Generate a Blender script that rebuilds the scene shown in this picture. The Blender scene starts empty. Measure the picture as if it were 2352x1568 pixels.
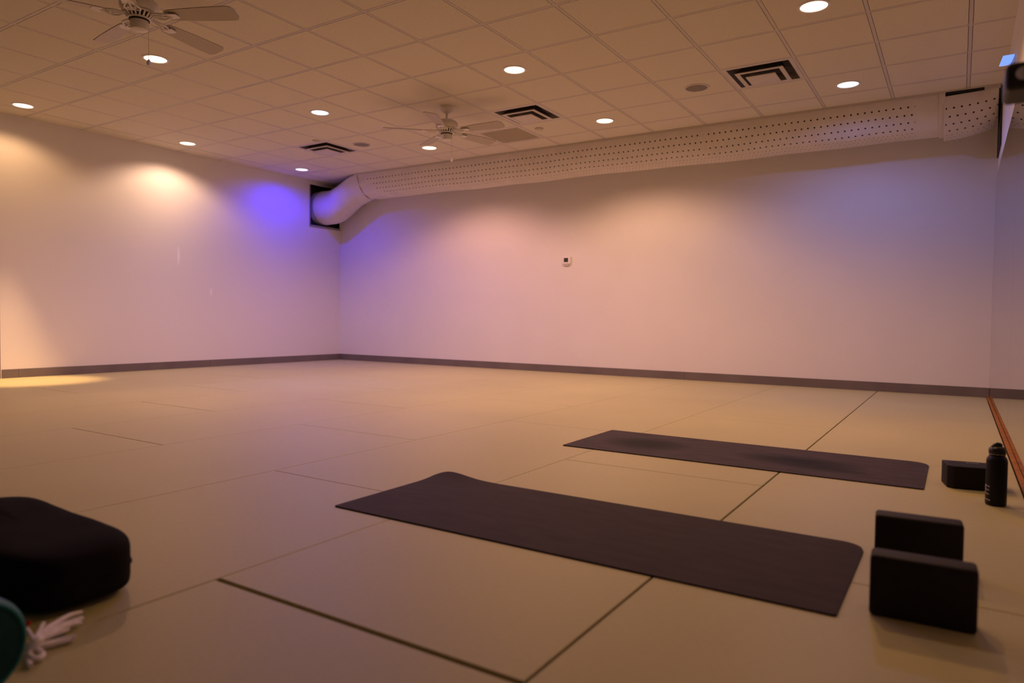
import bpy, bmesh, math, random
from mathutils import Vector, Matrix, noise
random.seed(7)
S = bpy.context.scene
C = S.collection
PI = math.pi

# ------------------------------------------------------------------ camera, world, exposure
HC = 0.7301                                   # lens height above the mats
YAW, PITCH, ROLL = 0.567976, -0.032627, 0.012629
def cam_axes():
    cy, sy = math.cos(YAW), math.sin(YAW)
    f = Vector((-sy*math.cos(PITCH), cy*math.cos(PITCH), math.sin(PITCH)))
    r = Vector((cy, sy, 0)); u = r.cross(f)
    c, s = math.cos(ROLL), math.sin(ROLL)
    return c*r + s*u, -s*r + c*u, f
r_, u_, f_ = cam_axes()
cam = bpy.data.cameras.new('camera')
cam.sensor_width = 36.0
cam.lens = 1605.67*36.0/2352.0
cam.clip_start = 0.05
cam.dof.use_dof = True
cam.dof.focus_distance = 4.8
cam.dof.aperture_fstop = 1.9
camo = bpy.data.objects.new('camera', cam); C.objects.link(camo)
camo.matrix_world = Matrix(((r_.x, u_.x, -f_.x, 0), (r_.y, u_.y, -f_.y, 0), (r_.z, u_.z, -f_.z, HC), (0, 0, 0, 1)))
S.camera = camo
w = bpy.data.worlds.new('world'); S.world = w; w.use_nodes = True
w.node_tree.nodes['Background'].inputs[0].default_value = (0.0, 0.0, 0.0, 1)
S.view_settings.view_transform = 'Standard'
S.view_settings.look = 'None'
S.view_settings.gamma = 1.0
S.view_settings.use_curve_mapping = False
S.view_settings.exposure = 0.0

CUT0, CUT1 = 0.28, 0.61                         # cosines of the beam cut-off

# room
XL, XR, YB, YF, H = -8.873, 0.283, 8.454, -4.0, 2.910
AX0, BY0, T = -3.0363, 3.6942, 0.61            # ceiling grid

# ------------------------------------------------------------------ materials
def nd(nt, t, **kw):
    n = nt.nodes.new(t)
    for k, v in kw.items(): setattr(n, k, v)
    return n
def mat(name, col, rough=0.6, metal=0.0, spec=0.5, noise_scale=None, var=0.0, bump=0.0, bump_scale=None, sheen=0.0):
    m = bpy.data.materials.new(name); m.use_nodes = True
    nt = m.node_tree; b = nt.nodes['Principled BSDF']
    b.inputs['Base Color'].default_value = (*col, 1)
    b.inputs['Roughness'].default_value = rough
    b.inputs['Metallic'].default_value = metal
    b.inputs['Specular IOR Level'].default_value = spec
    if sheen:
        b.inputs['Sheen Weight'].default_value = sheen
    tc = nd(nt, 'ShaderNodeTexCoord')
    if var:
        n = nd(nt, 'ShaderNodeTexNoise'); n.inputs['Scale'].default_value = noise_scale or 5
        n.inputs['Detail'].default_value = 5
        nt.links.new(tc.outputs['Object'], n.inputs['Vector'])
        mp = nd(nt, 'ShaderNodeMapRange')
        mp.inputs['From Min'].default_value = 0.3; mp.inputs['From Max'].default_value = 0.7
        mp.inputs['To Min'].default_value = 1 - var; mp.inputs['To Max'].default_value = 1 + var
        nt.links.new(n.outputs['Fac'], mp.inputs['Value'])
        mx = nd(nt, 'ShaderNodeVectorMath', operation='SCALE')
        mx.inputs[0].default_value = col
        nt.links.new(mp.outputs[0], mx.inputs['Scale'])
        nt.links.new(mx.outputs[0], b.inputs['Base Color'])
    if bump:
        n = nd(nt, 'ShaderNodeTexNoise'); n.inputs['Scale'].default_value = bump_scale or 80
        n.inputs['Detail'].default_value = 4
        nt.links.new(tc.outputs['Object'], n.inputs['Vector'])
        bp = nd(nt, 'ShaderNodeBump'); bp.inputs['Strength'].default_value = bump; bp.inputs['Distance'].default_value = 0.004
        nt.links.new(n.outputs['Fac'], bp.inputs['Height'])
        nt.links.new(bp.outputs[0], b.inputs['Normal'])
    return m
def mth(nt, op, a, b=None, clamp=False):
    n = nd(nt, 'ShaderNodeMath', operation=op); n.use_clamp = clamp
    for i, v in enumerate((a, b)):
        if v is None: continue
        if isinstance(v, (int, float)): n.inputs[i].default_value = v
        else: nt.links.new(v, n.inputs[i])
    return n.outputs[0]

M = {}
M['wall'] = mat('painted_wall', (0.80, 0.77, 0.73), 0.75, spec=0.25, bump=0.12, bump_scale=60, noise_scale=2.2, var=0.015)
M['frontwall'] = mat('darkened_unseen_wall', (0.22, 0.18, 0.15), 0.8, spec=0.2, noise_scale=2.2, var=0.03)  # unseen wall behind the camera, darkened to cut bounced fill on the near floor
M['tile'] = mat('ceiling_tile', (0.72, 0.67, 0.545), 0.9, spec=0.1, bump=0.35, bump_scale=220, noise_scale=90, var=0.06)
M['grid'] = mat('ceiling_grid_metal', (0.60, 0.55, 0.50), 0.5, spec=0.3, noise_scale=4, var=0.03)
M['slot'] = mat('ceiling_slot', (0.16, 0.13, 0.11), 0.9)
M['base'] = mat('vinyl_baseboard', (0.17, 0.14, 0.125), 0.55, spec=0.4, noise_scale=3, var=0.12)
M['under'] = mat('subfloor_dark', (0.03, 0.025, 0.02), 0.9)
M['white'] = mat('fan_white', (0.78, 0.74, 0.70), 0.4, noise_scale=6, var=0.03)
M['fanblade'] = mat('fan_blade_white', (0.50, 0.44, 0.35), 0.5, noise_scale=10, var=0.04)
M['dark'] = mat('dark_recess', (0.02, 0.018, 0.016), 0.8)
M['metal'] = mat('grey_sheet_metal', (0.32, 0.31, 0.33), 0.4, metal=0.6, noise_scale=12, var=0.08)
M['diff'] = mat('diffuser_enamel', (0.62, 0.57, 0.52), 0.45, noise_scale=9, var=0.05)
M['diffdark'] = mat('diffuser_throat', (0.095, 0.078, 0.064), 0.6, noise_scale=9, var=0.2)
M['grille'] = mat('return_grille', (0.56, 0.50, 0.38), 0.8, noise_scale=60, var=0.15)
M['spk'] = mat('ceiling_speaker_mesh', (0.24, 0.21, 0.18), 0.7, noise_scale=150, var=0.2)
M['plastic'] = mat('white_plastic', (0.82, 0.79, 0.74), 0.35, noise_scale=20, var=0.02)
M['lcd'] = mat('lcd_screen', (0.055, 0.055, 0.045), 0.25, noise_scale=60, var=0.25)
M['foam'] = mat('black_foam', (0.011, 0.008, 0.0075), 0.66, spec=0.25, bump=0.2, bump_scale=260, noise_scale=30, var=0.15)
M['fabric'] = mat('black_canvas', (0.010, 0.009, 0.010), 0.95, spec=0.12, bump=0.25, bump_scale=320, noise_scale=8, var=0.2)
M['bottle'] = mat('black_powder_coat', (0.005, 0.005, 0.005), 0.45, spec=0.25, bump=0.08, bump_scale=400, noise_scale=30, var=0.1)
M['lid'] = mat('black_lid_plastic', (0.011, 0.010, 0.011), 0.36, noise_scale=30, var=0.1)
M['steel'] = mat('brushed_steel', (0.72, 0.70, 0.68), 0.22, metal=1.0, noise_scale=40, var=0.05)
M['print'] = mat('pale_print', (0.62, 0.60, 0.60), 0.5, noise_scale=40, var=0.05)
M['wood'] = mat('stained_wood_strip', (0.31, 0.118, 0.013), 0.55, spec=0.15, noise_scale=14, var=0.25)
M['teal'] = mat('teal_vinyl', (0.003, 0.17, 0.20), 0.45, spec=0.4, noise_scale=14, var=0.08)
M['tealdark'] = mat('teal_end_fabric', (0.008, 0.046, 0.052), 0.8, spec=0.2, noise_scale=30, var=0.12)
M['cord'] = mat('white_cotton_cord', (0.86, 0.80, 0.86), 0.95, spec=0.1, bump=0.5, bump_scale=300, noise_scale=60, var=0.12)
M['red'] = mat('red_yarn', (0.42, 0.015, 0.012), 0.95, spec=0.1, noise_scale=60, var=0.12)
M['blackplastic'] = mat('black_abs', (0.007, 0.006, 0.006), 0.5, noise_scale=30, var=0.1)
M['silver'] = mat('silver_cone', (0.60, 0.60, 0.62), 0.35, metal=0.3, noise_scale=30, var=0.05)

# mirror glass
m = bpy.data.materials.new('mirror_glass'); m.use_nodes = True
b = m.node_tree.nodes['Principled BSDF']
b.inputs['Base Color'].default_value = (0.46, 0.46, 0.45, 1); b.inputs['Metallic'].default_value = 1.0; b.inputs['Roughness'].default_value = 0.012
M['mirror'] = m

# floor mats: woven vinyl
m = mat('tatami_vinyl', (0.46, 0.425, 0.215), 0.5, spec=0.35); nt = m.node_tree; b = nt.nodes['Principled BSDF']
tc = nd(nt, 'ShaderNodeTexCoord')
n1 = nd(nt, 'ShaderNodeTexNoise'); n1.inputs['Scale'].default_value = 1.3; n1.inputs['Detail'].default_value = 6
nt.links.new(tc.outputs['Object'], n1.inputs['Vector'])
mp2 = nd(nt, 'ShaderNodeMapping'); mp2.inputs['Scale'].default_value = (1.0, 5.0, 1.0)
nt.links.new(tc.outputs['Object'], mp2.inputs['Vector'])
n2 = nd(nt, 'ShaderNodeTexNoise'); n2.inputs['Scale'].default_value = 38; n2.inputs['Detail'].default_value = 3
nt.links.new(mp2.outputs[0], n2.inputs['Vector'])
v = mth(nt, 'ADD', mth(nt, 'MULTIPLY', mth(nt, 'SUBTRACT', n1.outputs['Fac'], 0.5), 0.16),
        mth(nt, 'MULTIPLY', mth(nt, 'SUBTRACT', n2.outputs['Fac'], 0.5), 0.22))
v = mth(nt, 'ADD', v, 1.0)
sc = nd(nt, 'ShaderNodeVectorMath', operation='SCALE'); sc.inputs[0].default_value = (0.46, 0.425, 0.215)
nt.links.new(v, sc.inputs['Scale']); nt.links.new(sc.outputs[0], b.inputs['Base Color'])
wv = nd(nt, 'ShaderNodeTexWave', wave_type='BANDS', bands_direction='Y'); wv.inputs['Scale'].default_value = 62; wv.inputs['Distortion'].default_value = 1.2
nt.links.new(tc.outputs['Object'], wv.inputs['Vector'])
bp = nd(nt, 'ShaderNodeBump'); bp.inputs['Strength'].default_value = 0.10; bp.inputs['Distance'].default_value = 0.002
nt.links.new(mth(nt, 'ADD', wv.outputs['Fac'], n2.outputs['Fac']), bp.inputs['Height'])
nt.links.new(bp.outputs[0], b.inputs['Normal'])
M['tatami'] = m

# left wall: same paint with two pale streaks
m = mat('painted_wall_streaked', (0.80, 0.77, 0.73), 0.75, spec=0.25, bump=0.12, bump_scale=60); nt = m.node_tree; b = nt.nodes['Principled BSDF']
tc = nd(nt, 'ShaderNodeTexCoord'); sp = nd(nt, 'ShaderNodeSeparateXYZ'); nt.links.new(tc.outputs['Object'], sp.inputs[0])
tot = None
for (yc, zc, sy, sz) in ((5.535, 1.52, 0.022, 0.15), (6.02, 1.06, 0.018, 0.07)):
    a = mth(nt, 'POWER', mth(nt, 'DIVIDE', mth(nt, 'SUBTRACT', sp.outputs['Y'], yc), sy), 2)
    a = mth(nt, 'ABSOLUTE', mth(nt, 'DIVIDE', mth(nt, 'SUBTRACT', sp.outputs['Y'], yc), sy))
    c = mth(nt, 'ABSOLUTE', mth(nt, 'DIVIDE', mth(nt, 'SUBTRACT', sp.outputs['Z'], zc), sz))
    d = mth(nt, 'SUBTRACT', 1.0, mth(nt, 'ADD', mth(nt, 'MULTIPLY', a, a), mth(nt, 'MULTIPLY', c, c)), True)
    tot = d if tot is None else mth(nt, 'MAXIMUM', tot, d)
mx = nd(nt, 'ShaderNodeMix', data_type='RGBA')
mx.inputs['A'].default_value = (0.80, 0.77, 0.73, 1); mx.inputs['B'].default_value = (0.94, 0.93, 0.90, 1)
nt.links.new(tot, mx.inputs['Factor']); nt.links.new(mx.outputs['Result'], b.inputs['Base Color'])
M['wall_streaks'] = m

# perforated duct fabric; UV: u = metres along the duct, v = degrees round it
def duct_material(name, u0, u1, th0):
    m = mat(name, (0.74, 0.69, 0.63), 0.85, spec=0.15, bump=0.2, bump_scale=40, noise_scale=7, var=0.04)
    nt = m.node_tree; b = nt.nodes['Principled BSDF']
    uv = nd(nt, 'ShaderNodeUVMap'); sp = nd(nt, 'ShaderNodeSeparateXYZ'); nt.links.new(uv.outputs[0], sp.inputs[0])
    u, v = sp.outputs[0], sp.outputs[1]
    def rows(first, step, count, dx, rad):
        k = mth(nt, 'ADD', mth(nt, 'DIVIDE', mth(nt, 'SUBTRACT', v, first), step), 0.5)
        row = mth(nt, 'FLOOR', k)
        dv = mth(nt, 'MULTIPLY', mth(nt, 'SUBTRACT', mth(nt, 'SUBTRACT', k, row), 0.5), step*PI/180*0.33)
        sh = mth(nt, 'MULTIPLY', mth(nt, 'MODULO', mth(nt, 'ADD', row, 100), 2.0), 0.5)
        q = mth(nt, 'ADD', mth(nt, 'DIVIDE', u, dx), mth(nt, 'ADD', sh, 1000))
        du = mth(nt, 'MULTIPLY', mth(nt, 'SUBTRACT', mth(nt, 'FRACT', q), 0.5), dx)
        dist = mth(nt, 'SQRT', mth(nt, 'ADD', mth(nt, 'MULTIPLY', du, du), mth(nt, 'MULTIPLY', dv, dv)))
        dot = mth(nt, 'LESS_THAN', dist, rad)
        lim = mth(nt, 'MULTIPLY', mth(nt, 'GREATER_THAN', row, -0.5), mth(nt, 'LESS_THAN', row, count-0.5))
        return mth(nt, 'MULTIPLY', dot, lim)
    d = mth(nt, 'MAXIMUM', rows(th0, 13.4, 4, 0.0625, 0.0088), rows(th0+51.5, 9.0, 5, 0.042, 0.0048))
    ust = mth(nt, 'ADD', u0, mth(nt, 'MULTIPLY', v, 0.0055 if u0 < -1 else 0.0))      # the first holes follow the slanted hem
    d = mth(nt, 'MULTIPLY', d, mth(nt, 'MULTIPLY', mth(nt, 'GREATER_THAN', u, ust), mth(nt, 'LESS_THAN', u, u1)))
    src = b.inputs['Base Color'].links[0].from_socket
    mx = nd(nt, 'ShaderNodeMix', data_type='RGBA'); mx.inputs['B'].default_value = (0.035, 0.018, 0.012, 1)
    nt.links.new(d, mx.inputs['Factor']); nt.links.new(src, mx.inputs['A']); nt.links.new(mx.outputs['Result'], b.inputs['Base Color'])
    return m
M['duct'] = duct_material('duct_fabric_perforated', -7.72, -0.41, 16.0)
M['duct_end'] = duct_material('duct_fabric_perforated_end', -0.16, 0.262, 19.5)
M['canvas'] = mat('duct_fabric_plain', (0.74, 0.69, 0.63), 0.85, spec=0.15, bump=0.35, bump_scale=14, noise_scale=7, var=0.04)

def emis(name, col, strength):
    m = bpy.data.materials.new(name); m.use_nodes = True; nt = m.node_tree
    b = nt.nodes['Principled BSDF']
    b.inputs['Base Color'].default_value = (0.8, 0.8, 0.8, 1)
    b.inputs['Emission Color'].default_value = (*col, 1); b.inputs['Emission Strength'].default_value = strength
    return m
M['glow_warm'] = emis('warm_lamp_lens', (1.0, 0.80, 0.55), 3.2)
M['glow_blue'] = emis('blue_lamp_lens', (0.62, 0.80, 1.0), 2.2)
M['glow_violet'] = emis('violet_lamp_lens', (0.72, 0.72, 1.0), 2.0)
M['led'] = emis('blue_led_face', (0.085, 0.30, 1.0), 1.15)

# yoga mats
def yoga_mat_material(name, col, stains):
    m = mat(name, col, 0.75, spec=0.18, bump=0.3, bump_scale=240)
    nt = m.node_tree; b = nt.nodes['Principled BSDF']
    tc = nd(nt, 'ShaderNodeTexCoord')
    mp = nd(nt, 'ShaderNodeMapping'); mp.inputs['Scale'].default_value = (1.0, 4.0, 1.0)
    nt.links.new(tc.outputs['Object'], mp.inputs['Vector'])
    n = nd(nt, 'ShaderNodeTexNoise'); n.inputs['Scale'].default_value = 6; n.inputs['Detail'].default_value = 6
    nt.links.new(mp.outputs[0], n.inputs['Vector'])
    f = mth(nt, 'ADD', 0.35, mth(nt, 'MULTIPLY', n.outputs['Fac'], 1.25))
    sp = nd(nt, 'ShaderNodeSeparateXYZ'); nt.links.new(tc.outputs['Object'], sp.inputs[0])
    for (xc, yc, sx, sy, k) in stains:
        a = mth(nt, 'DIVIDE', mth(nt, 'SUBTRACT', sp.outputs['X'], xc), sx)
        c = mth(nt, 'DIVIDE', mth(nt, 'SUBTRACT', mth(nt, 'ADD', sp.outputs['Y'], mth(nt, 'MULTIPLY', n.outputs['Fac'], 0.10)), yc+0.05), sy)
        d = mth(nt, 'SUBTRACT', 1.0, mth(nt, 'ADD', mth(nt, 'MULTIPLY', a, a), mth(nt, 'MULTIPLY', c, c)), True)
        f = mth(nt, 'MULTIPLY', f, mth(nt, 'SUBTRACT', 1.0, mth(nt, 'MULTIPLY', d, k)))
    s = nd(nt, 'ShaderNodeVectorMath', operation='SCALE'); s.inputs[0].default_value = col
    nt.links.new(f, s.inputs['Scale']); nt.links.new(s.outputs[0], b.inputs['Base Color'])
    return m
M['mat_dark'] = yoga_mat_material('yoga_mat_plum_black', (0.034, 0.021, 0.024), [])
M['mat_worn'] = yoga_mat_material('yoga_mat_worn', (0.050, 0.036, 0.042), [(0.38, 0.33, 0.28, 0.22, 0.95), (1.22, 0.32, 0.34, 0.16, 0.95), (1.36, 0.20, 0.26, 0.08, 0.7)])

# ------------------------------------------------------------------ mesh helpers
class MB:
    def __init__(s): s.v = []; s.f = []; s.mi = []; s.uv = None
    def add(s, vs, fs, mi=0):
        o = len(s.v); s.v += [tuple(p) for p in vs]
        s.f += [tuple(i+o for i in f) for f in fs]; s.mi += [mi]*len(fs)
        return o
    def box(s, x0, x1, y0, y1, z0, z1, mi=0, skip=()):
        vs = [(x0,y0,z0),(x1,y0,z0),(x1,y1,z0),(x0,y1,z0),(x0,y0,z1),(x1,y0,z1),(x1,y1,z1),(x0,y1,z1)]
        fs = {'b':(0,3,2,1),'t':(4,5,6,7),'f':(0,1,5,4),'r':(1,2,6,5),'k':(2,3,7,6),'l':(3,0,4,7)}
        s.add(vs, [f for k, f in fs.items() if k not in skip], mi)
    def lathe(s, prof, cx=0, cy=0, n=32, mi=0, cap0=True, cap1=True):
        vs = []
        for (r, z) in prof:
            for k in range(n):
                a = 2*PI*k/n; vs.append((cx+r*math.cos(a), cy+r*math.sin(a), z))
        fs = []
        for i in range(len(prof)-1):
            for k in range(n):
                k2 = (k+1) % n
                fs.append((i*n+k, i*n+k2, (i+1)*n+k2, (i+1)*n+k))
        if cap0: fs.append(tuple(reversed(range(n))))
        if cap1: fs.append(tuple((len(prof)-1)*n+k for k in range(n)))
        s.add(vs, fs, mi)
    def tube(s, pts, rad, n=8, mi=0, cap=True):
        pts = [Vector(p) for p in pts]
        rs = rad if isinstance(rad, (list, tuple)) else [rad]*len(pts)
        vs = []; up = Vector((0.13, 0.21, 0.97)).normalized()
        for i, p in enumerate(pts):
            d = (pts[min(i+1, len(pts)-1)]-pts[max(i-1, 0)]).normalized()
            a = d.cross(up)
            if a.length < 1e-3: a = d.cross(Vector((1, 0, 0)))
            a.normalize(); bb = a.cross(d)
            for k in range(n):
                t = 2*PI*k/n; vs.append(p + rs[i]*(math.cos(t)*a + math.sin(t)*bb))
        fs = []
        for i in range(len(pts)-1):
            for k in range(n):
                k2 = (k+1) % n; fs.append((i*n+k, (i+1)*n+k, (i+1)*n+k2, i*n+k2))
        if cap: fs.append(tuple(range(n))); fs.append(tuple(reversed([(len(pts)-1)*n+k for k in range(n)])))
        s.add(vs, fs, mi)
    def prism(s, outline, z0, z1, mi=0):
        n = len(outline)
        vs = [(x, y, z0) for x, y in outline] + [(x, y, z1) for x, y in outline]
        fs = [tuple(reversed(range(n))), tuple(range(n, 2*n))]
        fs += [(k, (k+1) % n, n+(k+1) % n, n+k) for k in range(n)]
        s.add(vs, fs, mi)
    def build(s, name, mats, parent=None, smooth=False, bevel=0.0, segs=3, weld=False):
        me = bpy.data.meshes.new(name); me.from_pydata(s.v, [], s.f)
        for mm in (mats if isinstance(mats, (list, tuple)) else [mats]): me.materials.append(mm)
        for p, i in zip(me.polygons, s.mi): p.material_index = i
        bm = bmesh.new(); bm.from_mesh(me)
        if weld: bmesh.ops.remove_doubles(bm, verts=bm.verts, dist=1e-5)
        bmesh.ops.recalc_face_normals(bm, faces=bm.faces)
        if bevel:
            es = [e for e in bm.edges if len(e.link_faces) == 2 and e.calc_face_angle(0) > 0.6]
            bmesh.ops.bevel(bm, geom=es, offset=bevel, segments=segs, profile=0.5, affect='EDGES', clamp_overlap=True)
        bm.to_mesh(me); bm.free()
        if smooth:
            me.polygons.foreach_set('use_smooth', [True]*len(me.polygons))
            me.set_sharp_from_angle(angle=math.radians(40))
        o = bpy.data.objects.new(name, me); C.objects.link(o)
        if parent: o.parent = parent
        return o
def tag(o, label=None, cat=None, group=None, kind=None):
    for k, v in (('label', label), ('category', cat), ('group', group), ('kind', kind)):
        if v: o[k] = v
    return o
def thing(name, label, cat, loc=(0, 0, 0), rz=0.0, group=None):
    o = bpy.data.objects.new(name, None); C.objects.link(o)
    o.empty_display_size = 0.1
    o.location = loc; o.rotation_euler = (0, 0, rz)
    return tag(o, label, cat, group)
def copy_tree(o, parent=None):
    c = o.copy(); C.objects.link(c)
    if parent: c.parent = parent
    for ch in list(o.children):
        if ch.type != 'LIGHT': copy_tree(ch, c)
    return c

# ------------------------------------------------------------------ room shell
TH = 0.12
b = MB()                                            # floor: one metre by two metre mats laid in running bond
b.box(XL-TH, XR+TH, YF-TH, YB+TH, -0.10, -0.040, 1)
cols = [(-0.715, XR-0.030, 2.16, 0.0035), (-1.712, -0.715, 1.178, 0.0035), (-2.705, -1.712, 2.165, 0.0010), (-3.73, -2.705, 1.16, 0.0010), (-4.735, -3.73, 2.23, 0.0012),
        (-5.731, -4.735, 1.205, 0.0016), (-6.735, -5.731, 2.22, 0.0010), (-7.74, -6.735, 1.20, 0.0010), (-8.745, -7.74, 2.2, 0.0010), (XL, -8.745, 1.2, 0.0010)]
def bev_slab(b, x0, x1, y0, y1, z1, e=0.003):
    z0 = -0.040
    vs = [(x0,y0,z0),(x1,y0,z0),(x1,y1,z0),(x0,y1,z0),(x0,y0,z1-e),(x1,y0,z1-e),(x1,y1,z1-e),(x0,y1,z1-e),(x0+e,y0+e,z1),(x1-e,y0+e,z1),(x1-e,y1-e,z1),(x0+e,y1-e,z1)]
    b.add(vs, [(0,1,5,4),(1,2,6,5),(2,3,7,6),(3,0,4,7),(4,5,9,8),(5,6,10,9),(6,7,11,10),(7,4,8,11),(8,9,10,11)], 0)
for ci, (x0, x1, ys, gp) in enumerate(cols):
    # half-gaps to either side
    gl = {1: 0.0011}.get(ci, 0.0009); gr = {1: 0.0032}.get(ci, 0.0009)
    if ci == 0: gl, gr = 0.0032, 0.0
    y = ys - 2.033*4
    while y < YB:
        y2 = y + 2.033
        gy0 = gy1 = 0.0009
        if ci == 1 and abs(y-1.178) < 0.01: gy0 = 0.0075
        if ci == 1 and abs(y2-1.178) < 0.01: gy1 = 0.0075
        if ci == 5: gy0 = gy1 = 0.0034
        if ci == 7: gy0 = gy1 = 0.0030
        if ci == 6: gy0 = gy1 = 0.0022
        if ci == 4: gy0 = gy1 = 0.0020
        a0, a1 = max(y+gy0, YF), min(y2-gy1, YB)
        if a1-a0 > 0.05:
            lx, rx = x0+gl, x1-gr
            if ci in (1,) and a1 < 1.19: lx += 0.0022
            bev_slab(b, lx, rx, a0, a1, 0.0, 0.0022)
        y = y2
tag(b.build('floor', [M['tatami'], M['under']]), kind='structure')

# ceiling: lay-in tiles on a tee grid; whole cells are left out where registers sit
CELL = {}
def cell(ix, iy): return (AX0+ix*T, AX0+(ix+1)*T, BY0+iy*T, BY0+(iy+1)*T)
open_cells = {(2, 4), (-2, 4), (-7, 4), (-3, 5)}
b = MB()
tx = 0.012; sl = 0.0035
ix0 = int(math.floor((XL-AX0)/T)); ix1 = int(math.ceil((XR-AX0)/T)); iy0 = int(math.floor((YF-BY0)/T)); iy1 = int(math.ceil((YB-BY0)/T))
for ix in range(ix0, ix1):
    for iy in range(iy0, iy1):
        if (ix, iy) in open_cells: continue
        x0, x1, y0, y1 = cell(ix, iy)
        x0 = max(x0+tx+sl, XL); x1 = min(x1-tx-sl, XR); y0 = max(y0+tx+sl, YF); y1 = min(y1-tx-sl, YB)
        if x1-x0 < 0.01 or y1-y0 < 0.01: continue
        b.box(x0, x1, y0, y1, H, H+0.02, 0, skip=('t',))
for k in range(ix0, ix1+1):
    x = AX0+k*T
    if XL < x-tx and x+tx < XR: b.box(x-tx, x+tx, YF, YB, H+0.0005, H+0.02, 1, skip=('t',))
for k in range(iy0, iy1+1):
    y = BY0+k*T
    if YF < y-tx and y+tx < YB: b.box(XL, XR, y-tx, y+tx, H+0.0002, H+0.02, 1, skip=('t',))
zz = H+0.014                                         # backing above the tiles, open over the registers
for ix in range(ix0-1, ix1+1):
    for iy in range(iy0-1, iy1+1):
        x0, x1, y0, y1 = cell(ix, iy)
        if (ix, iy) in open_cells:
            b.add([(x0,y0,zz+.25),(x1,y0,zz+.25),(x1,y1,zz+.25),(x0,y1,zz+.25)], [(0,1,2,3)], 2)
            for (p, q) in (((x0,y0),(x1,y0)),((x1,y0),(x1,y1)),((x1,y1),(x0,y1)),((x0,y1),(x0,y0))):
                b.add([(*p,zz),(*q,zz),(*q,zz+.25),(*p,zz+.25)], [(0,1,2,3)], 2)
        else:
            b.add([(x0,y0,zz),(x1,y0,zz),(x1,y1,zz),(x0,y1,zz)], [(0,1,2,3)], 2)
tag(b.build('ceiling', [M['tile'], M['grid'], M['slot']]), kind='structure')

# walls
HY0, HY1, HZ0, HZ1 = 7.795, 8.440, 2.205, 2.855      # duct opening in the left wall
b = MB()
b.box(XL-TH, XL, YF, HY0, 0, H); b.box(XL-TH, XL, HY1, YB, 0, H)
b.box(XL-TH, XL, HY0, HY1, 0, HZ0); b.box(XL-TH, XL, HY0, HY1, HZ1, H)
tag(b.build('wall_left', M['wall_streaks'], weld=True), kind='structure')
b = MB(); b.box(XL-TH, XR+TH, YB, YB+TH, -0.04, H+0.3); tag(b.build('wall_back', M['wall']), kind='structure')
b = MB(); b.box(XR, XR+TH, YF, YB, -0.04, H+0.02); tag(b.build('wall_right', M['wall']), kind='structure')
b = MB(); b.box(XL-TH, XR+TH, YF-TH, YF, -0.04, H+0.3); tag(b.build('wall_front', M['frontwall']), kind='structure')
def baseboard(name, x0, x1, y0, y1, cuts, axis):
    b = MB()
    lo, hi = (y0, y1) if axis == 'y' else (x0, x1)
    cs = [lo]+cuts+[hi]
    for a, c in zip(cs[:-1], cs[1:]):
        if axis == 'y': b.box(x0, x1, a+0.0006, c-0.0006, 0.0, 0.098)
        else: b.box(a+0.0006, c-0.0006, y0, y1, 0.0, 0.098)
    tag(b.build(name, M['base'], bevel=0.002, segs=2), kind='structure')
baseboard('baseboard_left', XL, XL+0.008, 3.456, YB-0.009, [3.62, 6.0], 'y')
baseboard('baseboard_back', XL, XR-0.006, YB-0.008, YB, [-6.0, -2.85], 'x')
b = MB(); b.box(XL, XL+0.014, 3.33, 3.443, 0, 2.1); tag(b.build('trim_1', M['base'], bevel=0.003), kind='structure')   # door casing at the frame edge
b = MB(); b.box(XR-0.026, XR-0.0055, YF, YB-0.009, 0.0, 0.016); tag(b.build('trim_2', M['wood'], bevel=0.003), kind='structure')

# mirrors on the right wall
for (y0, y1, lab) in ((5.394, YB-0.002, 'tall frameless wall mirror panel meeting the far corner, above the wood strip'),
                      (2.354, 5.391, 'frameless wall mirror panel cut off by the picture edge, beside the corner panel')):
    b = MB(); b.box(XR-0.005, XR-0.0002, y0, y1, 0.006, 2.215)
    tag(b.build('wall_mirror', M['mirror']), lab, 'mirror', 'mirror panels along the right wall')

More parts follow.
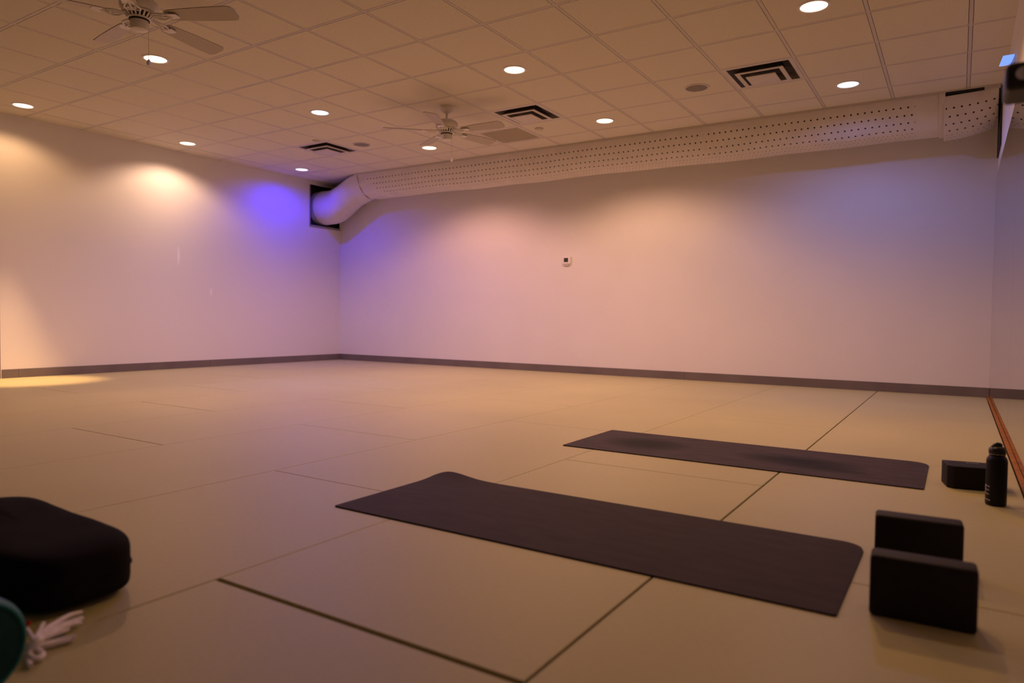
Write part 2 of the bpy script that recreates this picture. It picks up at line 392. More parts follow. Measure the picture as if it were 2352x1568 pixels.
# ------------------------------------------------------------------ recessed lamps
def make_lamp(kind):
    root = thing('recessed_downlight', 'x', 'ceiling light')
    b = MB(); b.lathe([(0.088, -0.002), (0.090, -0.006), (0.106, -0.005), (0.108, 0.0)], n=40, cap0=False, cap1=False)
    b.build('trim_ring', M['white'], root, smooth=True)
    b = MB(); b.lathe([(0.0005, -0.0045), (0.05, -0.0045), (0.080, -0.0035), (0.0885, -0.002)], n=40, cap1=False)
    b.build('lens', {'warm': M['glow_warm'], 'blue': M['glow_blue'], 'violet': M['glow_violet']}[kind], root, smooth=True)
    return root
def lamp_light(root, col, watts, cut0=CUT0, hot=0.0):
    L = bpy.data.lights.new('lamp_beam', 'SPOT'); L.energy = watts; L.color = col
    L.spot_size = math.radians(170); L.spot_blend = 0.05; L.shadow_soft_size = 0.055
    L.use_nodes = True; nt = L.node_tree            # flood reflector: even cone, soft cut-off by the can
    em = nt.nodes['Emission']
    tc = nd(nt, 'ShaderNodeTexCoord'); sp = nd(nt, 'ShaderNodeSeparateXYZ'); nt.links.new(tc.outputs['Normal'], sp.inputs[0])
    c = mth(nt, 'ABSOLUTE', sp.outputs[2])
    mr = nd(nt, 'ShaderNodeMapRange', interpolation_type='SMOOTHSTEP')
    mr.inputs['From Min'].default_value = cut0; mr.inputs['From Max'].default_value = CUT1
    nt.links.new(c, mr.inputs['Value'])
    st = mth(nt, 'MULTIPLY', mr.outputs[0], mth(nt, 'ADD', 0.72, mth(nt, 'MULTIPLY', c, 0.28)))
    if hot:                                         # a narrow reflector: bright core straight down
        mr2 = nd(nt, 'ShaderNodeMapRange', interpolation_type='SMOOTHSTEP')
        mr2.inputs['From Min'].default_value = math.cos(math.radians(17)); mr2.inputs['From Max'].default_value = math.cos(math.radians(8))
        nt.links.new(c, mr2.inputs['Value'])
        st = mth(nt, 'ADD', st, mth(nt, 'MULTIPLY', mr2.outputs[0], hot))
    nt.links.new(st, em.inputs['Strength'])
    o = bpy.data.objects.new('lamp_beam', L); C.objects.link(o); o.parent = root
    o.location = (0, 0, -0.014)
    return o
GW, GB = 'warm downlights in the ceiling', 'blue downlights in the ceiling'
# position, lens, colour of the light, watts, label
lamps = [
 (-0.903, 5.230, 'warm', (1.0, 0.493, 0.175), 136, 'large warm downlight nearest the top right of the picture', GW),
 (-3.342, 5.222, 'warm', (1.0, 0.500, 0.247), 150, 'warm downlight at mid ceiling, before the square register and return grille', GW),
 (-3.330, 7.050, 'warm', (1.0, 0.535, 0.340), 172, 'warm downlight just above the perforated duct near its middle', GW),
 (-0.914, 7.090, 'blue', (0.175, 0.280, 1.0), 72, 'blue downlight above the mirror end of the perforated duct', GB),
 (-5.825, 5.250, 'blue', (0.330, 0.330, 1.0), 150, 'blue downlight out in the open ceiling, left of the far ceiling fan', GB),
 (-5.848, 3.444, 'warm', (1.0, 0.496, 0.185), 133, 'warm downlight seen beside the pull chain knob of the near ceiling fan', GW),
 (-8.373, 3.485, 'warm', (1.0, 0.560, 0.270), 40, 'warm downlight over the left wall, nearest the left picture edge', GW),
 (-8.344, 5.333, 'warm', (1.0, 0.620, 0.420), 82, 'warm downlight over the brightest patch of the left wall', GW),
 (-8.307, 7.138, 'violet', (0.020, 0.008, 1.0), 95, 'violet-blue downlight over the left wall beside the duct elbow', GB),
 (-5.791, 7.043, 'warm', (1.0, 0.490, 0.384), 172, 'warm downlight close under the blades of the far ceiling fan', GW),
 (-3.340, 3.440, 'blue', (0.150, 0.150, 1.0), 52, 'blue downlight just above the picture top, tinting the tiles violet', GB),
 (-0.910, 3.440, 'warm', (1.0, 0.568, 0.260), 62, None, None),
 (-8.340, 1.650, 'warm', (1.0, 0.500, 0.170), 12, None, None),
]
proto = {k: make_lamp(k) for k in ('warm', 'blue', 'violet')}
used = set()
for (x, y, kind, col, watts, lab, grp) in lamps:
    o = proto[kind] if kind not in used else copy_tree(proto[kind])
    used.add(kind)
    o.location = (x, y, H)
    if lab is None:
        lab, grp = 'warm recessed downlight in the ceiling over the camera, out of the picture', 'warm downlights out of the picture'
    tag(o, lab, 'ceiling light', grp)
    lamp_light(o, col, watts, CUT0 if kind == 'warm' else 0.12, 17.0 if (x, y) == (-8.373, 3.485) else 0.0)

# ------------------------------------------------------------------ square registers, grille, ceiling discs
def ring(b, r0, z0, r1, z1, mi):
    vs = [(sx*r0, sy*r0, z0) for sx, sy in ((-1,-1),(1,-1),(1,1),(-1,1))] + [(sx*r1, sy*r1, z1) for sx, sy in ((-1,-1),(1,-1),(1,1),(-1,1))]
    b.add(vs, [(k, (k+1) % 4, 4+(k+1) % 4, 4+k) for k in range(4)], mi)
def make_register():
    root = thing('ceiling_register', 'x', 'air vent')
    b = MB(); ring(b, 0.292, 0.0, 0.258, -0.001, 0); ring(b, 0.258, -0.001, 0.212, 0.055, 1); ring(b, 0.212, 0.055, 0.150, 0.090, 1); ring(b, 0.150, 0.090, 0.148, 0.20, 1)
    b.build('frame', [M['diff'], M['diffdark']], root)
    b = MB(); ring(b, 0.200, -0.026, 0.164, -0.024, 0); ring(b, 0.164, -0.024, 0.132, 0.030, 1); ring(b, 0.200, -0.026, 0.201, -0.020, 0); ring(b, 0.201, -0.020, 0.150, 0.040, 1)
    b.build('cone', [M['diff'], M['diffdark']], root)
    b = MB(); b.box(-0.124, 0.124, -0.124, 0.124, -0.044, -0.036); b.build('face_plate', M['diff'], root, bevel=0.002, segs=2)
    b = MB(); b.lathe([(0.14, 0.12), (0.14, 0.20)], n=28); b.build('throat', M['dark'], root)
    return root
regs = [((2, 4), 'large square stepped ceiling register between the round speaker and the blue downlight by the mirror'),
        ((-2, 4), 'square stepped ceiling register with dark louvres between the middle downlight and the return grille'),
        ((-7, 4), 'small square stepped register tinted violet near the duct elbow corner')]
pr = make_register()
for i, (cl, lab) in enumerate(regs):
    o = pr if i == 0 else copy_tree(pr)
    x0, x1, y0, y1 = cell(*cl); o.location = ((x0+x1)/2, (y0+y1)/2, H)
    tag(o, lab, 'air vent', 'square ceiling registers')
x0, x1, y0, y1 = cell(-3, 5)
root = thing('return_grille', 'flat tan square return air grille beside the far ceiling fan', 'air vent', ((x0+x1)/2, (y0+y1)/2, H))
b = MB(); ring(b, 0.293, 0.0, 0.262, -0.004, 0); ring(b, 0.262, -0.004, 0.258, 0.006, 0); b.build('frame', M['diff'], root)
b = MB()
b.box(-0.262, 0.262, -0.262, 0.262, 0.0005, 0.006)
for k in range(44):
    y = -0.255+k*0.51/43; b.box(-0.258, 0.258, y-0.0035, y+0.0015, -0.0025, 0.0008)
b.build('louvre_panel', M['grille'], root)
def make_speaker():
    root = thing('ceiling_speaker', 'x', 'speaker')
    b = MB(); b.lathe([(0.098, -0.003), (0.101, -0.008), (0.114, -0.006), (0.118, 0.0)], n=44, cap0=False, cap1=False); b.build('rim', M['diff'], root, smooth=True)
    b = MB(); b.lathe([(0.0005, -0.0075), (0.06, -0.007), (0.0985, -0.004)], n=44, cap1=False); b.build('mesh_cover', M['spk'], root, smooth=True)
    return root
ps = make_speaker(); ps.location = (-2.126, 6.484, H)
tag(ps, 'round tan ceiling speaker left of the large square register', 'speaker', 'round ceiling speakers')
o = copy_tree(ps); o.location = (-6.430, 6.480, H)
tag(o, 'round grey ceiling speaker right of the small violet register', 'speaker', 'round ceiling speakers')
def disc(x, y, lab):
    b = MB(); b.lathe([(0.042, 0.0), (0.050, -0.004), (0.046, -0.010), (0.02, -0.012), (0.0005, -0.012)], n=28, cap0=False)
    o = b.build('sprinkler_cover', M['grille'], None, smooth=True); o.location = (x, y, H)
    tag(o, lab, 'sprinkler', 'sprinkler covers')
disc(-4.114, 6.964, 'small flat tan sprinkler cover beside the return air grille')
disc(-6.797, 6.065, 'small flat tan sprinkler cover at the corner of the violet register')

# ------------------------------------------------------------------ ceiling fans
def make_fan():
    root = thing('ceiling_fan', 'x', 'ceiling fan')
    b = MB(); b.lathe([(0.070, 0.0), (0.072, -0.012), (0.064, -0.038), (0.040, -0.062), (0.022, -0.070), (0.022, -0.074)], n=32); b.build('canopy', M['white'], root, smooth=True)
    b = MB(); b.lathe([(0.0125, -0.070), (0.0125, -0.140)], n=16); b.build('downrod', M['white'], root, smooth=True)
    b = MB(); b.lathe([(0.030, -0.128), (0.055, -0.134), (0.090, -0.146), (0.112, -0.165), (0.118, -0.190), (0.114, -0.212), (0.100, -0.226), (0.092, -0.230)], n=40); b.build('motor_housing', M['white'], root, smooth=True)
    b = MB()                                          # pierced flywheel ring below the motor
    b.lathe([(0.060, -0.231), (0.060, -0.270)], n=30, mi=1, cap0=False, cap1=False)
    for k in range(20):
        a = 2*PI*k/20; c, s = math.cos(a), math.sin(a)
        p = [(0.064, -0.268), (0.098, -0.236)]
        w_ = 0.0055
        vs = []
        for (r, z) in p:
            for sg in (-1, 1):
                for dz in (-0.004, 0.004): vs.append((r*c - sg*w_*s, r*s + sg*w_*c, z+dz))
        b.add(vs, [(0,1,3,2), (4,6,7,5), (0,2,6,4), (1,5,7,3), (0,4,5,1), (2,3,7,6)], 0)
    b.lathe([(0.095, -0.229), (0.102, -0.233), (0.102, -0.238), (0.094, -0.240)], n=36, mi=0, cap0=False, cap1=False)
    b.lathe([(0.060, -0.262), (0.068, -0.266), (0.070, -0.272), (0.060, -0.276)], n=36, mi=0, cap0=False, cap1=False)
    b.build('vent_ring', [M['white'], M['dark']], root)
    b = MB(); b.lathe([(0.052, -0.272), (0.061, -0.276), (0.061, -0.284), (0.052, -0.286)], n=36); b.build('dark_band', M['dark'], root, smooth=True)
    b = MB(); b.lathe([(0.054, -0.284), (0.0555, -0.325), (0.050, -0.340), (0.035, -0.346), (0.0005, -0.347)], n=36); b.build('switch_housing', M['white'], root, smooth=True)
    for k in range(5):
        a = 2*PI*k/5
        R = Matrix.Rotation(a, 4, 'Z')
        Pt = Matrix.Rotation(math.radians(-12), 4, 'X')
        b = MB(); zb = -0.252
        out = []
        for i in range(33):
            t = i/32; r = 0.185+t*0.475
            hw = 0.048+0.022*math.sin(min(1, t*1.2)*PI/2)
            if t > 0.93: hw *= math.sqrt(max(0.0, 1-((t-0.93)/0.07)**2*0.75))
            if t < 0.05: hw *= 0.75+0.25*(t/0.05)
            out.append((r, hw))
        ol = [(r, -h) for r, h in out] + [(r, h) for r, h in reversed(out)]
        b.prism(ol, -0.003, 0.003)
        b.v = [tuple((R @ (Matrix.Translation((0, 0, zb)) @ (Pt @ Vector(p))))) for p in b.v]
        bl = b.build('blade', M['fanblade'], root)
        b = MB()                                     # open scroll iron: two bowed arms, a collar and a fork plate
        for sg in (-1, 1):
            b.tube([(0.085, sg*0.012, -0.248), (0.115, sg*0.040, -0.258), (0.150, sg*0.046, -0.260), (0.190, sg*0.030, -0.259), (0.215, sg*0.012, -0.259)], 0.0062, 8)
            b.tube([(0.120, sg*0.004, -0.256), (0.145, sg*0.022, -0.261), (0.170, sg*0.018, -0.262), (0.160, sg*0.003, -0.262)], 0.0045, 8)
        b.tube([(0.085, 0, -0.250), (0.150, 0, -0.262), (0.235, 0, -0.259)], 0.0055, 8)
        b.prism([(0.205, -0.040), (0.262, -0.030), (0.270, 0), (0.262, 0.030), (0.205, 0.040), (0.218, 0)], -0.263, -0.257)
        b.v = [tuple(R @ Vector(p)) for p in b.v]
        b.build('blade_iron', M['white'], bl)
    b = MB()
    b.tube([(0.058, 0, -0.292), (0.064, 0, -0.298), (0.0645, 0, -0.532)], 0.0016, 6)
    pc = b.build('pull_chain', M['steel'], root)
    b = MB(); b.lathe([(0.003, -0.530), (0.009, -0.538), (0.0135, -0.552), (0.012, -0.565), (0.004, -0.572)], cx=0.0645, n=16); b.build('knob', M['plastic'], pc, smooth=True)
    return root
fan = make_fan(); fan.location = (-4.520, 5.775, H); fan.rotation_euler = (0, 0, math.radians(5.6))
tag(fan, 'white five-blade ceiling fan seen whole, in front of the perforated duct', 'ceiling fan', 'white ceiling fans')
fan2 = copy_tree(fan); fan2.location = (-4.530, 2.560, H); fan2.rotation_euler = (0, 0, math.radians(27))
tag(fan2, 'larger-looking white ceiling fan cut by the picture top at the left', 'ceiling fan', 'white ceiling fans')

# ------------------------------------------------------------------ fabric duct
duct = thing('fabric_duct', 'long white perforated fabric air duct hung along the top of the back wall', 'air duct', (0, 0, 0))
YC, RD = 8.100, 0.330
def d_ring(x, r, yc, ztop, n, sag=0.0):
    ps = []
    for k in range(n+1):
        a = PI*k/n
        ps.append((x, yc - r*math.cos(a), ztop - (r+sag)*math.sin(a)))
    return ps
def sleeve(name, xs, fn, mat_, n=44):
    b = MB(); uvs = []
    for x in xs: b.v += fn(x, n)
    for i in range(len(xs)-1):
        for k in range(n):
            b.f.append((i*(n+1)+k, (i+1)*(n+1)+k, (i+1)*(n+1)+k+1, i*(n+1)+k+1)); b.mi.append(0)
    me = bpy.data.meshes.new(name); me.from_pydata(b.v, [], b.f); me.materials.append(mat_)
    uvl = me.uv_layers.new(name='UVMap')
    for p in me.polygons:
        p.use_smooth = True
        for li in p.loop_indices:
            vi = me.loops[li].vertex_index
            uvl.data[li].uv = (xs[vi//(n+1)], 180.0*(vi % (n+1))/n)
    o = bpy.data.objects.new(name, me); C.objects.link(o); o.parent = duct
    return o
def main_ring(x, n):
    w1 = 0.006*math.sin(x*2.1)+0.004*math.sin(x*5.3+1)
    ps = d_ring(x, RD, YC, H-0.006, n, sag=0.006+w1)
    out = []
    for k, p in enumerate(ps):
        q = noise.noise(Vector((p[0]*3.0, k*0.16, 0.0)))*0.0030
        # gather near the two ends
        for (xe, wd, am) in ((-7.72, 0.16, 0.016), (-0.24, 0.14, 0.006)):
            d = math.exp(-((x-xe)/wd)**2); q -= am*d*(0.4+0.6*math.sin(k*0.9+x*9))
        a = PI*k/n
        out.append((p[0], p[1]+q*math.cos(a)*(-1), p[2]-q*math.sin(a)))
    return out
N_ = 220
xs = [-7.84+(7.84-0.175)*i/N_ for i in range(N_+1)]
sleeve('duct_sleeve', xs, main_ring, M['duct'])
def end_ring(x, n):
    t = (x+0.175)/0.425
    drop = 0.030*(1-t)**0.5 if t < 1 else 0
    r = RD-0.004-0.012*t
    ps = d_ring(x, r, YC, H-0.014-drop, n, sag=0.010-0.050*t**3)
    out = []
    for k, p in enumerate(ps):
        q = noise.noise(Vector((p[0]*5.0, k*0.25, 4.0)))*0.008*t + 0.006*math.sin(k*0.5-x*18)*t*t
        a = PI*k/n
        out.append((p[0], p[1]-q*math.cos(a), p[2]-q*math.sin(a)))
    return out
xs = [-0.175+0.425*i/40 for i in range(41)]
sleeve('end_sleeve', xs, end_ring, M['duct_end'])
def band(name, x0, x1, dr, mat_):
    def fn(x, n): return d_ring(x, RD+dr, YC, H-0.006, n, sag=0.008)
    sleeve(name, [x0, (x0+x1)/2, x1], fn, mat_)
band('seam_band', -7.835, -7.80, 0.006, M['canvas']); band('seam_band', -0.215, -0.165, 0.004, M['canvas']); band('seam_band', -2.475, -2.462, 0.004, M['canvas']); band('seam_band', -4.806, -4.794, 0.004, M['canvas'])
b = MB()                                             # twin hanging rail along the ceiling
b.box(-7.80, 0.262, YC-RD-0.026, YC-RD-0.014, H-0.010, H-0.0002); b.box(-7.80, -0.24, YC-RD-0.012, YC-RD+0.004, H-0.018, H-0.0002); b.box(0.14, 0.262, YC-RD-0.012, YC-RD+0.006, H-0.030, H-0.0002)
b.build('hanging_rail', M['grid'], duct, bevel=0.0015, segs=1)
b = MB(); b.box(-0.235, 0.14, YC-RD+0.006, YC-RD+0.03, H-0.026, H-0.0002); b.build('gap_shade_strip', M['dark'], duct)  # dark strip standing in for the shade inside the gap at the rail
# elbow: round at the wall opening, swept up into the half-round sleeve
b = MB(); n = 48; stations = 36
uvs = []
for i in range(stations+1):
    t = i/stations
    x = (XL-0.10) + t*(-7.80-(XL-0.10))
    s0 = min(1, max(0, (x+8.55)/(0.72))); s0 = 0.6*s0+0.4*s0*s0*(3-2*s0)
    for k in range(n):
        a = 2*PI*k/n
        cy_, cz_, r = 8.115, 2.515, 0.272
        lift = min(1, max(0, (x+8.66)/0.86)); lift = lift**1.1
        c1 = Vector((0, cy_ + r*math.cos(a)*-1, cz_+lift*0.24 + r*math.sin(a)))
        sn = math.sin(a)
        d1 = Vector((0, YC - RD*math.cos(a), H-0.007 + (sn*RD if sn < 0 else 0.0)))
        p = c1.lerp(d1, s0)
        p.z = min(p.z, H-0.006)
        wr = 0.006*math.sin(a*5+t*14)*max(0, math.sin((t-0.35)*PI/0.65)) if t > 0.35 else 0.002*math.sin(a*3+t*9)
        p.y += wr*math.cos(a)*-1; p.z = min(p.z+wr*math.sin(a), H-0.006)
        b.v.append((x, p.y, p.z))
for i in range(stations):
    for k in range(n):
        k2 = (k+1) % n
        b.f.append((i*n+k, i*n+k2, (i+1)*n+k2, (i+1)*n+k)); b.mi.append(0)
b.build('elbow', M['canvas'], duct, smooth=True)
b = MB()                                             # dark sheet metal box in the wall opening with a sill lip
for (p, q) in (((HY0, HZ0), (HY1, HZ0)), ((HY1, HZ0), (HY1, HZ1)), ((HY1, HZ1), (HY0, HZ1)), ((HY0, HZ1), (HY0, HZ0))):
    b.add([(XL-0.002, *p), (XL-0.002, *q), (XL-0.25, *q), (XL-0.25, *p)], [(0,1,2,3)], 0)
b.add([(XL-0.1, HY0, HZ0), (XL-0.1, HY1, HZ0), (XL-0.1, HY1, HZ1), (XL-0.1, HY0, HZ1)], [(0,1,2,3)], 0)
b.build('wall_sleeve', M['dark'], duct)
b = MB()
b.box(XL, XL+0.012, HY0-0.012, HY1+0.004, HZ0-0.028, HZ0+0.004); b.box(XL, XL+0.010, HY0-0.012, HY0+0.006, HZ0, HZ1)
b.build('opening_frame', M['metal'], duct, bevel=0.001, segs=1)
b = MB(); b.tube([(XL+0.002, 8.115-0.276*math.cos(2*PI*k/40), 2.515+0.276*math.sin(2*PI*k/40)) for k in range(41)], 0.006, 8); b.build('collar_ring', M['metal'], duct, smooth=True)
b = MB(); b.box(XR-0.012, XR-0.0005, 7.80, 8.42, 2.37, H-0.004); b.build('end_plate', M['dark'], duct)

# ------------------------------------------------------------------ thermostat
t = thing('thermostat', 'small white wall thermostat with dark screen on the back wall', 'thermostat', (-4.522, YB, 1.520))
b = MB(); b.box(-0.066, 0.066, -0.006, 0.0, -0.062, 0.062); b.build('back_plate', M['plastic'], t, bevel=0.003)
b = MB(); b.prism([(-0.052, -0.038), (0.052, -0.038), (0.060, -0.030), (0.060, 0.060), (-0.060, 0.060), (-0.060, -0.030)], 0.006, 0.026)
b.v = [(x, -z, y) for x, y, z in b.v]; b.build('housing', M['plastic'], t, bevel=0.004)
b = MB(); b.box(-0.034, 0.030, -0.0280, -0.0255, -0.012, 0.044); b.build('screen', M['lcd'], t)
b = MB(); b.box(-0.040, 0.040, -0.018, -0.006, -0.062, -0.040); b.build('lower_piece', M['diff'], t, bevel=0.004)  # slightly darker piece below the housing

# ------------------------------------------------------------------ small blue lit fixture and dark box high on the mirror wall
t = thing('led_wall_light', 'tiny bright blue lit wall light high above the mirrors', 'light', (XR, 6.10, 2.590))
b = MB(); b.box(-0.030, -0.0002, -0.030, 0.060, -0.030, 0.030); b.build('housing', M['plastic'], t, bevel=0.003)
b = MB(); ol = [(-0.094, -0.034), (-0.030, -0.034), (-0.003, 0.036), (-0.072, 0.036)]     # leaning four-sided lens
b.prism(ol, 0.030, 0.044); b.v = [(x, -z, y) for x, y, z in b.v]; b.build('lit_face', M['led'], t, bevel=0.004)
t = thing('wall_speaker', 'black blurred wall speaker with a pale driver in the top corner by the mirrors', 'speaker', (XR-0.005, 1.95, 1.276))
b = MB(); b.box(-0.206, -0.040, -0.05, 0.09, -0.028, 0.032); b.build('cabinet', M['blackplastic'], t, bevel=0.012, segs=4)
b = MB(); b.lathe([(0.014, 0.0), (0.0135, -0.003), (0.007, -0.001), (0.0005, -0.002)], n=24, cap0=False)
b.v = [(x, z, y) for x, y, z in b.v]; dr = b.build('driver', M['silver'], t, smooth=True); dr.location = (-0.174, -0.0505, 0.004)
b = MB(); b.box(-0.042, -0.001, -0.02, 0.02, -0.015, 0.02); b.build('bracket', M['blackplastic'], t, bevel=0.003)

# ------------------------------------------------------------------ yoga mats
def yoga_mat(name, x0, x1, y0, y1, radii, mat_, lab, lift=None, th=0.005):
    # radii: front-left, front-right, back-right, back-left
    L, W = x1-x0, y1-y0
    nx, ny = 90, 34
    b = MB()
    def zl(u, v): return lift(u, v) if lift else 0.0
    def inset(u):
        lo, hi = 0.0, W
        for (cx, r, side) in ((0, radii[0], 0), (L, radii[1], 0), (L, radii[2], 1), (0, radii[3], 1)):
            d = abs(u-cx)
            if d < r:
                k = r-math.sqrt(max(0, r*r-(r-d)**2))
                if side == 0: lo = max(lo, k)
                else: hi = min(hi, W-k)
        return lo, hi
    us = []
    for i in range(nx+1):
        q = i/nx; us.append(L*(0.5-0.5*math.cos(PI*q))*0.55+L*q*0.45)
    for top in (1, 0):
        for u in us:
            lo, hi = inset(u)
            for j in range(ny+1):
                v = lo+(hi-lo)*j/ny
                b.v.append((u, v, (th if top else 0.0)+zl(u, v)+0.0004))
    st = (nx+1)*(ny+1)
    idx = lambda i, j, t: t*st+i*(ny+1)+j
    for i in range(nx):
        for j in range(ny):
            b.f.append((idx(i,j,0), idx(i+1,j,0), idx(i+1,j+1,0), idx(i,j+1,0))); b.mi.append(0)
            b.f.append((idx(i,j,1), idx(i,j+1,1), idx(i+1,j+1,1), idx(i+1,j,1))); b.mi.append(0)
        for j in (0, ny):
            b.f.append((idx(i,j,0), idx(i,j,1), idx(i+1,j,1), idx(i+1,j,0))); b.mi.append(0)
    for j in range(ny):
        for i in (0, nx):
            b.f.append((idx(i,j,0), idx(i,j+1,0), idx(i,j+1,1), idx(i,j,1))); b.mi.append(0)
    o = b.build(name, mat_, None, smooth=True); o.location = (x0, y0, 0.0)
    return tag(o, lab, 'yoga mat', 'yoga mats on the floor')
def curl(u, v):
    W = 0.66
    d = max(0.0, (W-v)); 
    a = math.exp(-((u-0.06)/0.12)**2)*max(0.0, 1-d/0.18)**2
    return 0.020*a
yoga_mat('yoga_mat', -1.999, -0.235, 1.880, 2.540, (0.004, 0.004, 0.075, 0.055), M['mat_dark'], 'dark plum-black yoga mat in front, its far corner curling up', curl)
yoga_mat('yoga_mat', -1.908, -0.108, 3.548, 4.232, (0.004, 0.004, 0.085, 0.006), M['mat_worn'], 'farther dark yoga mat with two darker damp patches')

# ------------------------------------------------------------------ foam blocks
def foam_block(lx, ly, lz, rad, x, y, rz, lab, logo=False):
    t = thing('yoga_block', lab, 'yoga block', (x, y, 0.0), rz, 'black foam yoga blocks')
    b = MB(); b.box(0, lx, 0, ly, 0.0005, lz); b.build('foam_body', M['foam'], t, smooth=True, bevel=rad, segs=4)
    return t
foam_block(0.228, 0.077, 0.153, 0.010, -0.170, 1.942, math.radians(2.5), 'black foam yoga block on edge, closest to the camera, its face fully visible')
foam_block(0.228, 0.077, 0.153, 0.010, -0.196, 2.360, math.radians(4.0), 'black foam yoga block on edge, half hidden by the block before it')
t = thing('yoga_block', 'black foam yoga block lying flat behind the water bottle', 'yoga block', (-0.020, 3.655, 0.0), math.radians(11), 'black foam yoga blocks')
ch = 0.020
ol = [(0, 0.010), (0, 0.150-0.006), (0.006, 0.150), (0.222, 0.150), (0.228, 0.144), (0.228, ch), (0.208, 0.0), (ch, 0.0), (0, ch)]
b = MB(); b.prism([(0.0, 0.022), (0.0, 0.146), (0.004, 0.150), (0.224, 0.150), (0.228, 0.146), (0.228, 0.022), (0.206, 0.0), (0.022, 0.0)], 0.0005, 0.101)
b.build('foam_body', M['foam'], t, smooth=True, bevel=0.005, segs=3)
b = MB(); b.box(0.014, 0.214, 0.090, 0.0915, 0.1008, 0.1016); b.build('groove_line', M['dark'], t)
b = MB()
for (u, wd) in ((0.088, 0.010), (0.101, 0.006), (0.110, 0.008), (0.121, 0.005), (0.129, 0.009)): b.box(u, u+wd, 0.108, 0.1115, 0.1009, 0.1016)
b.build('printed_mark', M['print'], t)['label'] = 'worn pale printed mark'

# ------------------------------------------------------------------ water bottle
bo = thing('water_bottle', 'black insulated water bottle with steel neck ring standing by the mirrors', 'water bottle', (0.147, 3.432, 0.0))
b = MB(); b.lathe([(0.030, 0.0005), (0.0355, 0.003), (0.0368, 0.010), (0.0368, 0.176), (0.0362, 0.184), (0.0335, 0.192), (0.0292, 0.1985), (0.0272, 0.202), (0.0270, 0.207)], n=48); b.build('body', M['bottle'], bo, smooth=True)
b = MB(); b.lathe([(0.0285, 0.2065), (0.0300, 0.2078), (0.0300, 0.2092), (0.0285, 0.2100)], n=48); b.build('neck_ring', M['steel'], bo, smooth=True)
b = MB(); b.lathe([(0.0292, 0.2100), (0.0300, 0.2120), (0.0302, 0.2230), (0.0290, 0.2290), (0.0240, 0.2360), (0.0150, 0.2400), (0.0005, 0.2410)], n=48); lid = b.build('lid', M['lid'], bo, smooth=True)
b = MB(); b.tube([(-0.016, -0.010, 0.236), (-0.010, -0.006, 0.2435), (0.000, -0.001, 0.2485), (0.008, 0.003, 0.2470), (0.013, 0.006, 0.241)], [0.007, 0.0075, 0.0072, 0.0070, 0.007], 12); b.build('spout', M['lid'], lid, smooth=True)
b = MB()
def decal(a0, a1, z0, z1, tilt=0.0, r=0.0371):
    k = 6; vs = []
    for i in range(k+1):
        a = math.radians(a0+(a1-a0)*i/k); dz = tilt*i/k
        vs += [(r*math.cos(a), r*math.sin(a), z0+dz), (r*math.cos(a), r*math.sin(a), z1+dz)]
    b.add(vs, [(2*i, 2*i+2, 2*i+3, 2*i+1) for i in range(k)])
A0, A1 = 192, 232
decal(A0, A0+7, 0.064, 0.083); decal(A0, A1, 0.0795, 0.082, -0.004); decal(A0, A1-3, 0.064, 0.0665, -0.003)
decal(A0, A1-3, 0.0475, 0.050, -0.003); decal(A0, A0+6, 0.0475, 0.060); decal(A0, A1+5, 0.0245, 0.027, -0.004)
b.build('side_print', M['print'], bo)['label'] = 'pale strokes of lettering running up the side'

# ------------------------------------------------------------------ bolster
root = thing('rectangular_bolster', 'plump black rectangular bolster cushion on the floor at the left edge', 'cushion', (-2.182, 0.890, 0.0))
def pillow(name, lx, ly, lz, e1, e2, n=64, m=32):
    b = MB()
    sg = lambda c, e: math.copysign(abs(c)**e, c)
    for i in range(m+1):
        ph = -PI/2+PI*i/m
        for k in range(n):
            th = 2*PI*k/n
            x = lx/2*sg(math.cos(ph), e1)*sg(math.cos(th), e2); y = ly/2*sg(math.cos(ph), e1)*sg(math.sin(th), e2); z = lz/2*sg(math.sin(ph), e1)
            cr = 0.010*math.exp(-((x+0.17)/0.10)**2)*(1 if z > 0 else 0)*max(0, 1-abs(y)/(ly*0.6))
            if z > 0 and y > 0: cr += 0.010*math.exp(-((x+0.24)/0.10)**2)
            b.v.append((x, y, z+lz/2+cr+0.003*noise.noise(Vector((x*7, y*7, z*5)))*(1 if z > -lz*0.4 else 0)))
    for i in range(m):
        for k in range(n):
            k2 = (k+1) % n
            b.f.append((i*n+k, i*n+k2, (i+1)*n+k2, (i+1)*n+k)); b.mi.append(0)
    b.f.append(tuple(reversed(range(n)))); b.mi.append(0)
    return b
b = pillow('b', 0.780, 0.300, 0.152, 0.30, 0.50)
cov = b.build('cover', M['fabric'], root, smooth=True)
b = MB()
sg = lambda c, e: math.copysign(abs(c)**e, c)
b.tube([(0.391*sg(math.cos(2*PI*k/96), 0.50), 0.151*sg(math.sin(2*PI*k/96), 0.50), 0.076) for k in range(97)], 0.0028, 6, cap=False)
b.build('side_seam', M['fabric'], root, smooth=True)

# ------------------------------------------------------------------ round teal bolster
root = thing('round_bolster', 'teal round bolster lying end-on at the bottom left corner', 'cushion', (-1.511, 0.536, 0.101), math.radians(6))
b = MB(); prof = [(0.086, 0.002), (0.094, -0.002), (0.0995, -0.010), (0.100, -0.03), (0.100, -0.55), (0.094, -0.57), (0.080, -0.575)]
b.lathe(prof, n=56); b.v = [(z, y, x) for x, y, z in b.v]; b.build('body', M['teal'], root, smooth=True)
b = MB(); b.lathe([(0.0005, 0.004), (0.05, 0.0045), (0.080, 0.004), (0.087, 0.001)], n=56); b.v = [(z, y, x) for x, y, z in b.v]; b.build('end_cap', M['tealdark'], root, smooth=True)
b = MB(); b.tube([(0.002, 0.089*math.cos(2*PI*k/56), 0.089*math.sin(2*PI*k/56)) for k in range(57)], 0.004, 8, cap=False); b.build('piping', M['teal'], root, smooth=True)

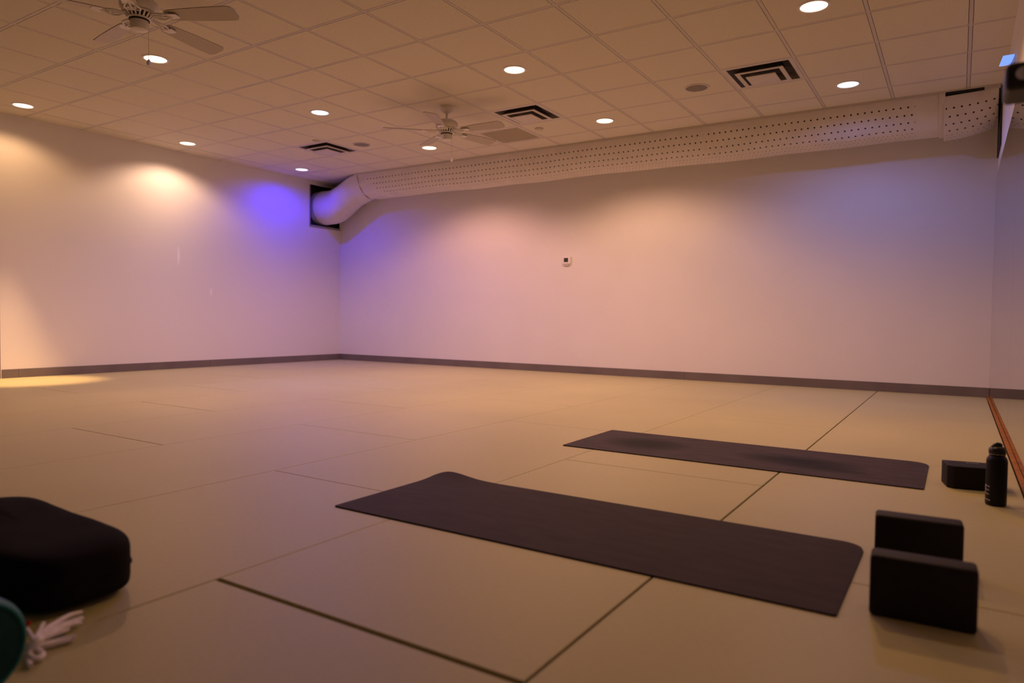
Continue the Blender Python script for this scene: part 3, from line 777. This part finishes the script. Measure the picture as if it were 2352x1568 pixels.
# ------------------------------------------------------------------ white cord tassel
root = thing('cord_tassel', 'white cotton cord tied in a knot with a frayed tassel by the black bolster', 'tassel', (-1.645, 0.705, 0.0))
def strand(b, pts, rad, n=8):
    P = [Vector(p) for p in pts]; out = []
    for i in range(len(P)-1):                       # Catmull-Rom
        p0, p1, p2, p3 = P[max(i-1, 0)], P[i], P[i+1], P[min(i+2, len(P)-1)]
        for s in range(6):
            t = s/6
            out.append(0.5*((2*p1)+(-p0+p2)*t+(2*p0-5*p1+4*p2-p3)*t*t+(-p0+3*p1-3*p2+p3)*t**3))
    out.append(P[-1]); b.tube(out, rad, n)
b = MB()
STR = [[(0.02, -0.019, 0.035), (-0.015, 0.02, 0.04), (-0.058, 0.063, 0.03), (-0.098, 0.107, 0.02), (-0.113, 0.14, 0.012)],
       [(0.007, -0.008, 0.03), (-0.01, 0.025, 0.034), (-0.053, 0.073, 0.022), (-0.076, 0.124, 0.012)],
       [(0.012, -0.008, 0.03), (-0.004, 0.026, 0.03), (-0.045, 0.076, 0.02), (-0.06, 0.113, 0.010)],
       [(0.01, -0.007, 0.028), (-0.013, 0.03, 0.022), (-0.046, 0.08, 0.010)]]
for k, s in enumerate(STR): strand(b, s, 0.0052 if k < 3 else 0.004)
b.build('frayed_end', M['cord'], root, smooth=True)
b = MB()
for s in ([(0.015, -0.016, 0.03), (0.003, 0.012, 0.016), (-0.003, 0.044, 0.01), (0.006, 0.071, 0.01)],
          [(0.011, -0.01, 0.024), (-0.001, 0.014, 0.010), (0.004, 0.041, 0.008), (0.01, 0.062, 0.008)]): strand(b, s, 0.0055)
b.build('folded_end', M['cord'], root, smooth=True)
b = MB()
for s in ([(0.02, -0.018, 0.040), (-0.003, 0.001, 0.045), (-0.028, 0.021, 0.050)], [(0.02, -0.018, 0.040), (-0.013, -0.013, 0.045), (-0.037, -0.011, 0.050)]): strand(b, s, 0.0042)
tp = b.build('cord_tip', M['cord'], root, smooth=True)
b = MB(); strand(b, [(-0.035, -0.011, 0.051), (-0.036, -0.009, 0.056), (-0.028, -0.006, 0.060)], 0.0042)
b.build('red_binding', M['red'], tp, smooth=True)['label'] = 'red yarn binding'
b = MB(); strand(b, [(0.016, -0.019, 0.03), (0.02, -0.012, 0.018), (0.035, -0.008, 0.01), (0.048, -0.021, 0.01), (0.039, -0.031, 0.014), (0.022, -0.029, 0.02), (0.018, -0.022, 0.028)], 0.0055)
strand(b, [(0.013, -0.018, 0.025), (0.015, -0.025, 0.012), (0.042, -0.038, 0.008), (0.062, -0.043, 0.007)], 0.0055)
b.build('loop', M['cord'], root, smooth=True)
b = MB(); strand(b, [(0.000, -0.012, 0.024), (0.010, -0.004, 0.034), (0.022, -0.016, 0.036), (0.014, -0.026, 0.024), (0.004, -0.014, 0.018), (0.012, -0.006, 0.028)], 0.0085, 10)
b.build('knot', M['cord'], root, smooth=True)
